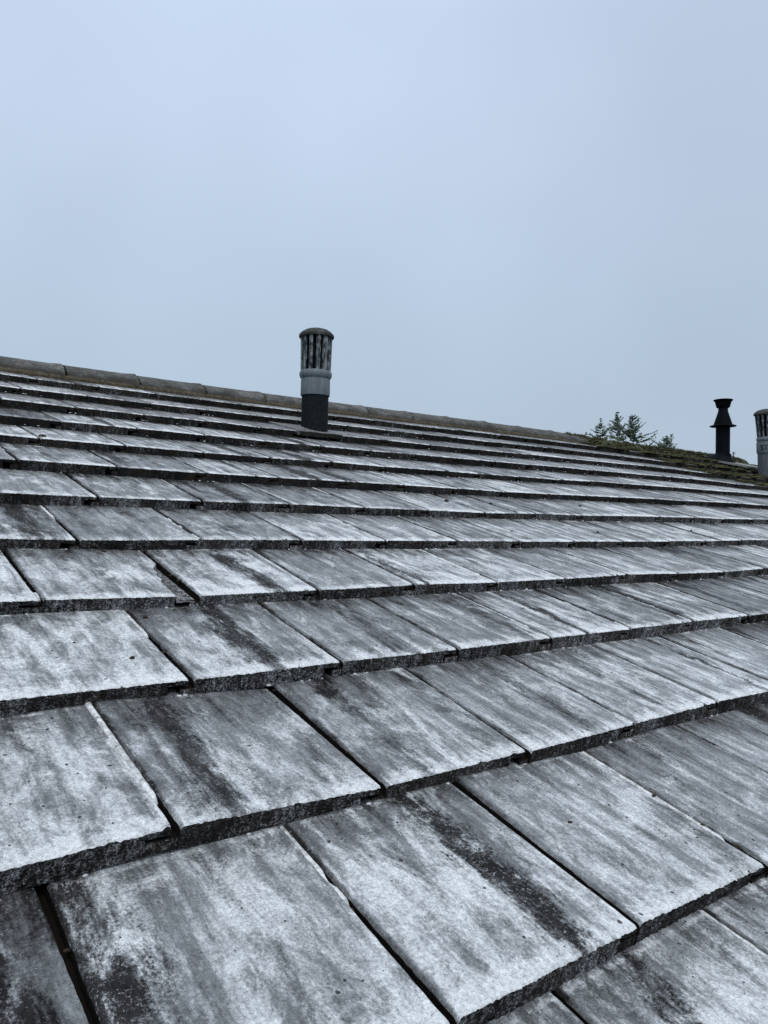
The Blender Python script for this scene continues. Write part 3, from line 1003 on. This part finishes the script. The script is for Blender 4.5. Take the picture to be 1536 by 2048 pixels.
# ------------------------------------------------------------------ roof vents
def slatted_vent(root, s, n_slat, taper, pipe_mat, seed, letters=None):
    """round terminal: pipe, collar, bulged ring, cage of upright slats, domed cap; s scales it, base at z = 0"""
    S = lambda prof: [(r * s, z * s) for r, z in prof]
    z0 = -0.10
    link('pipe', lathe('pipe', S([(0.072, z0), (0.0725, 0.06), (0.072, 0.196)]), 44, jit=0.0008, seed=seed), pipe_mat, root)
    col = link('collar', lathe('collar', S([(0.072, 0.189), (0.0775, 0.188), (0.0790, 0.192), (0.0785, 0.274), (0.076, 0.281), (0.069, 0.283), (0.068, 0.292)]), 44), M_COLLAR, root)
    rb = 0.086 - taper
    cage = link('ring', lathe('ring', S([(0.066, 0.282), (rb - 0.008, 0.281), (rb - 0.002, 0.287), (rb + 0.002, 0.300), (rb + 0.001, 0.314), (rb - 0.005, 0.322), (rb - 0.03, 0.325)]), 44), M_COLLAR, root)
    link('inner_tube', lathe('inner_tube', S([(0.050 - taper, 0.318), (0.052, 0.512)]), 28), M_DARKIN, root)
    rt = 0.0895
    rr = random.Random(seed)
    for i in range(n_slat):
        a0 = 2 * math.pi * (i + 0.18) / n_slat
        half = math.pi / n_slat * 0.56
        vs, fs = [], []
        nz_, na = 9, 6
        for lay, dr in ((0, 0.0), (1, -0.012)):
            for zz in range(nz_ + 1):
                t = zz / nz_
                r = (rb - 0.004) + (rt - rb + 0.001) * t
                for q in range(na + 1):
                    f = -1 + 2 * q / na
                    a = a0 + half * f + (0.02 * (t - 0.5))
                    curl = -0.005 * f * f + 0.0035 * f
                    rad = (r + dr + curl) * s
                    vs.append((rad * math.cos(a), rad * math.sin(a), (0.318 + (0.512 - 0.318) * t) * s))
        n1 = (nz_ + 1) * (na + 1)
        for lay in (0, 1):
            for zz in range(nz_):
                for q in range(na):
                    b = lay * n1 + zz * (na + 1) + q
                    f_ = (b, b + 1, b + na + 2, b + na + 1)
                    fs.append(f_ if lay == 0 else f_[::-1])
        for q in (0, na):
            for zz in range(nz_):
                b = zz * (na + 1) + q
                fs.append((b, b + na + 1, n1 + b + na + 1, n1 + b))
        me = mesh('slat', vs, fs)
        fix_normals(me)
        me.polygons.foreach_set('use_smooth', [True] * len(me.polygons))
        me.set_sharp_from_angle(angle=math.radians(50))
        link('slat', me, M_COWL, root)
    link('cap', lathe('cap', S([(0.080, 0.510), (0.0925, 0.503), (0.0950, 0.506), (0.0950, 0.517), (0.090, 0.524), (0.080, 0.534), (0.062, 0.545), (0.035, 0.553), (0.012, 0.556), (0.0005, 0.5565)]), 48, 30, 0.0012, seed), M_CAP, root)
    if letters:
        cu = bpy.data.curves.new('letters', 'FONT')
        cu.body = letters
        cu.size = 0.062 * s
        cu.extrude = 0.0012
        cu.align_x = 'CENTER'
        tmp = bpy.data.objects.new('letters_tmp', cu)
        COL.objects.link(tmp)
        dg = bpy.context.evaluated_depsgraph_get()
        tm = bpy.data.meshes.new_from_object(tmp.evaluated_get(dg))
        bpy.data.objects.remove(tmp)
        R = 0.0792 * s
        inv = root.matrix_world.inverted()
        d = inv @ cam.matrix_world.translation
        ac = math.atan2(d.y, d.x) - 0.25
        for v in tm.vertices:                           # wrap the letters round the collar
            a = ac + v.co.x / R
            rad = R + v.co.z
            zz = 0.212 * s + v.co.y
            v.co = (rad * math.cos(a), rad * math.sin(a), zz)
        link('lettering', tm, M_DARKIN, col)
    return root


def lean(dx_deg, dy_deg):
    return Matrix.Rotation(math.radians(dx_deg), 3, 'Y') @ Matrix.Rotation(math.radians(dy_deg), 3, 'X')


# vent in the cleaned roof
vb = RP(5.69, 9.2, -0.004)
vent1 = thing('roof_vent', 'grey slatted vent cowl on a black pipe rising from the cleaned tiles at centre', 'roof vent', vb, lean(0.4, 0), 'slatted vent cowls')
slatted_vent(vent1, 1.0, 12, 0.0, M_PIPE, 3)


def plate(name, u0, u1, v0, v1, lift, th, mat, root, nose_r=0.01, seed=0, front_bow=0.0):
    nx, ny = 22, 8
    vs, fs = [], []
    inv = root.matrix_world.inverted()
    k = math.floor(v0 + 0.2)
    for i in range(nx + 1):
        u = u0 + (u1 - u0) * i / nx
        e_ = 1 - abs(2 * i / nx - 1)
        for j in range(-2, ny + 1):
            if j >= 0:
                v = v0 + (v1 - v0) * j / ny
                w = lift
            else:
                v = v0 - 0.004 * (1 if j == -2 else 1)
                w = lift - (th if j == -2 else th * 0.25)
            v -= front_bow * (e_ ** 0.7) * (1 - max(j, 0) / ny)
            base = -(v - k) * T
            p = RP(u, v, base + w + 0.003 * mnoise.noise(Vector((u * 5, v * 5, seed))))
            vs.append(inv @ p)
    m = ny + 3
    for i in range(nx):
        for j in range(m - 1):
            a = i * m + j
            fs.append((a, a + m, a + m + 1, a + 1))
    for i in (0, nx):                                    # side edges
        base_i = len(vs)
        for j in range(m):
            q = Vector(vs[i * m + j]); vs.append(q - Vector((0, 0, th)))
        for j in range(m - 1):
            a = i * m + j
            fs.append((a, a + 1, base_i + j + 1, base_i + j))
    me = mesh(name, vs, fs, [1 if (f_[0] < m * (nx + 1) and f_[0] % m < 2) else 0 for f_ in fs])
    return link(name, me, [mat, M_MNOSE if mat is M_SLATE else mat], root)


plate('vent_slate', VENT_U[0] + 0.02, VENT_U[1] - 0.01, 8.985, 10.1, 0.003, 0.024, M_SLATE, vent1, seed=2, front_bow=0.06)
vs = lathe('pipe_skirt', [(0.072, 0.014), (0.077, 0.008), (0.083, 0.001), (0.088, -0.008)], 40, jit=0.003, seed=9)
o = link('pipe_skirt', vs, M_SLATE, vent1)
o.matrix_local = Matrix.Rotation(PITCH, 4, 'X')

# vents in the mossy roof
SAGN = -0.0
v3 = RP(23.25, 9.62, 0.0)
vent3 = thing('roof_vent', 'weathered grey slatted vent cowl cut by the right edge beside the black flue', 'roof vent', v3, lean(-4.0, 0), 'slatted vent cowls')
slatted_vent(vent3, 1.16, 12, 0.010, mat_plain('grey_pipe', (0.06, 0.07, 0.08), (0.12, 0.135, 0.15), 40, 0.7, 0.3, 0.001, (1, 1, 0.3)), 8, 'ST')
plate('vent_slate', 22.7, 23.8, 9.05, 10.1, 0.006, 0.012, M_SLATE, vent3, seed=5)

v2 = RP(23.55, 11.22, 0.040)
vent2 = thing('flue_terminal', 'tall dark green black metal flue with flared cup top on the mossy roof', 'flue', v2, lean(0, 0))
f = 0.00518 / 10.52                                      # metres per measured unit
prof = [(140, 1500), (140, 1100), (141, 775), (150, 772)]
H = lambda y: (1410 - y) * f
link('pipe', lathe('pipe', [(140 * f, -0.1), (140 * f, H(1100)), (140 * f, H(770))], 44), M_FLUE, vent2)
link('flange', lathe('flange', [(139 * f, H(764)), (255 * f, H(758)), (262 * f, H(752)), (258 * f, H(744)), (190 * f, H(722)), (170 * f, H(718))], 56), M_FLUE, vent2)
link('cone', lathe('cone', [(180 * f, H(722)), (181 * f, H(708)), (96 * f, H(440)), (94 * f, H(360))], 48), M_FLUE, vent2)
link('cup', lathe('cup', [(90 * f, H(368)), (118 * f, H(366)), (132 * f, H(352)), (160 * f, H(245)), (168 * f, H(232)), (193 * f, H(212)), (194 * f, H(202)), (182 * f, H(196)), (120 * f, H(190)), (1 * f, H(188))], 56), M_FLUE, vent2)
sk = link('skirt', lathe('skirt', [(142 * f, 0.055), (150 * f, 0.04), (185 * f, 0.012), (255 * f, -0.010), (300 * f, -0.040), (302 * f, -0.06)], 44, jit=0.001), M_FLUE, vent2)
sk.matrix_local = Matrix.Rotation(PITCH, 4, 'X')
plate('lead_apron', 23.0, 24.75, 10.18, 11.5, 0.045, 0.018, M_LEAD, vent2, seed=7, front_bow=0.10)

# ------------------------------------------------------------------ conifers beyond the ridge
def conifer(top, height, label, seed, vis=1.2, spread=0.36, leanv=(0, 0), dens=1.0, gap=0.075):
    """top = world position of the leader's tip; whorls of upswept sprays, denser lower down"""
    rg = random.Random(seed)
    base = Vector((top.x - leanv[0], top.y - leanv[1], 0))
    root = thing('conifer_tree', label, 'tree', base, None, 'conifers beyond the ridge')
    axis = lambda h: Vector((leanv[0] * max(0, (h - height + 2.0) / 2.0) ** 1.2 if h > height - 2 else 0,
                             leanv[1] * max(0, (h - height + 2.0) / 2.0) ** 1.2 if h > height - 2 else 0, h))
    vs, fs = [], []
    n = 7
    hs = list(np.linspace(0, height - vis, 8)) + list(np.linspace(height - vis, height, 14))[1:]
    for h in hs:
        r = 0.004 + 0.012 * (height - h) ** 0.9
        c = axis(h)
        for i in range(n):
            a = 2 * math.pi * i / n
            vs.append((c.x + r * math.cos(a), c.y + r * math.sin(a), c.z))
    for j in range(len(hs) - 1):
        for i in range(n):
            fs.append((j * n + i, j * n + (i + 1) % n, (j + 1) * n + (i + 1) % n, (j + 1) * n + i))
    link('trunk', mesh('trunk', vs, fs, smooth=True), M_BARK, root)
    vs, fs = [], []

    def leaf(p, d, L, wd):
        s_ = d.cross(Vector((rg.uniform(-1, 1), rg.uniform(-1, 1), rg.uniform(-1, 1)))).normalized() * wd
        n0 = len(vs)
        vs.extend([p, p + d * L * 0.45 + s_, p + d * L, p + d * L * 0.45 - s_])
        fs.append((n0, n0 + 1, n0 + 2, n0 + 3))

    def twig(p, d, L, fine):
        m = max(4, int(L / (0.026 if fine else 0.09)))
        q = p.copy()
        for i in range(m):
            t = i / m
            q = q + d * (L / m)
            d = (d + Vector((0, 0, 0.10 / m * 3)) + Vector((rg.uniform(-1, 1), rg.uniform(-1, 1), rg.uniform(-1, 1))) * 0.10).normalized()
            lw = (0.13 if fine else 0.20) * (1 - 0.5 * t) * min(1, 0.25 + L / 0.22)
            for sgn in (-1, 1):
                sd3 = d.cross(Vector((0, 0, 1)))
                sd3 = (sd3.normalized() if sd3.length > 0.01 else Vector((1, 0, 0))) * sgn
                leaf(q, (d * 0.9 + sd3 * 0.75 + Vector((0, 0, rg.uniform(-0.2, 0.35)))).normalized(), lw * rg.uniform(0.7, 1.2), lw * 0.15)
        leaf(q, d, 0.05 * min(1, 0.3 + L / 0.2), 0.009)

    d0 = 0.03
    while d0 < height * 0.82:
        fine = d0 < vis
        c = axis(height - d0)
        L = spread * (0.09 + 0.91 * min(1, d0 / vis) ** 1.3) if fine else spread * (1 + (d0 - vis) * 0.28)
        for b in range(rg.choice((4, 5, 5)) if fine else 4):
            if rg.random() > dens:
                continue
            a = rg.uniform(0, 2 * math.pi)
            up = 0.75 - 0.45 * min(1, d0 / vis)
            twig(c, Vector((math.cos(a), math.sin(a), up)).normalized(), L * rg.choice((0.5, 0.7, 0.85, 1.0, 1.15)) * rg.uniform(0.85, 1.1), fine)
        d0 += gap * rg.uniform(0.7, 1.3) * (1 if fine else 4)
    for i in range(16):
        a = rg.uniform(0, 6.28)
        leaf(axis(height - 0.20 + 0.012 * i), Vector((math.cos(a) * 0.5, math.sin(a) * 0.5, 1)).normalized(), 0.05 - 0.0015 * i, 0.007)
    link('crown', mesh('crown', vs, fs, smooth=True), M_CONIFER, root)
    return root


def ray_at(px, py, dist):
    d = Vector(((px - 768) / FPX, -(py - 1024) / FPX, -1.0))
    d = cam.matrix_world.to_3x3() @ d
    d = d / math.hypot(d.x, d.y)
    return cam.matrix_world.translation + d * dist


D = 25.0
for (px, py, dist, lab, sp, vis, lv, dn) in (
        (1201, 838, 25, 'small sparse conifer leftmost of the treetops above the mossy ridge', 0.46, 0.70, (0.02, 0), 0.9),
        (1235, 826, 26, 'tallest thin conifer in the row of treetops above the mossy ridge', 0.60, 0.92, (-0.03, 0), 0.9),
        (1266, 833, 24.5, 'bushiest conifer with long right-reaching boughs above the mossy ridge', 0.80, 0.85, (-0.03, 0.02), 1.0),
        (1333, 873, 24, 'conifer tip leaning right beside the thin pale treetop', 0.50, 0.5, (0.6, -0.28), 1.0),
        (1343, 869, 27, 'thin pale conifer tip rightmost of the treetops beyond the ridge', 0.40, 0.9, (0.05, 0), 0.6),
        (1467, 904, 26, 'small pale treetop peeping over the ridge right of the black flue', 0.30, 0.6, (-0.1, 0), 0.8),
        (1172, 864, 25, 'little conifer sprig showing where the clean ridge meets the moss', 0.12, 0.4, (-0.05, 0), 0.8)):
    tp = ray_at(px, py, dist)
    conifer(tp, tp.z, lab, int(px), vis, sp, lv, dn)
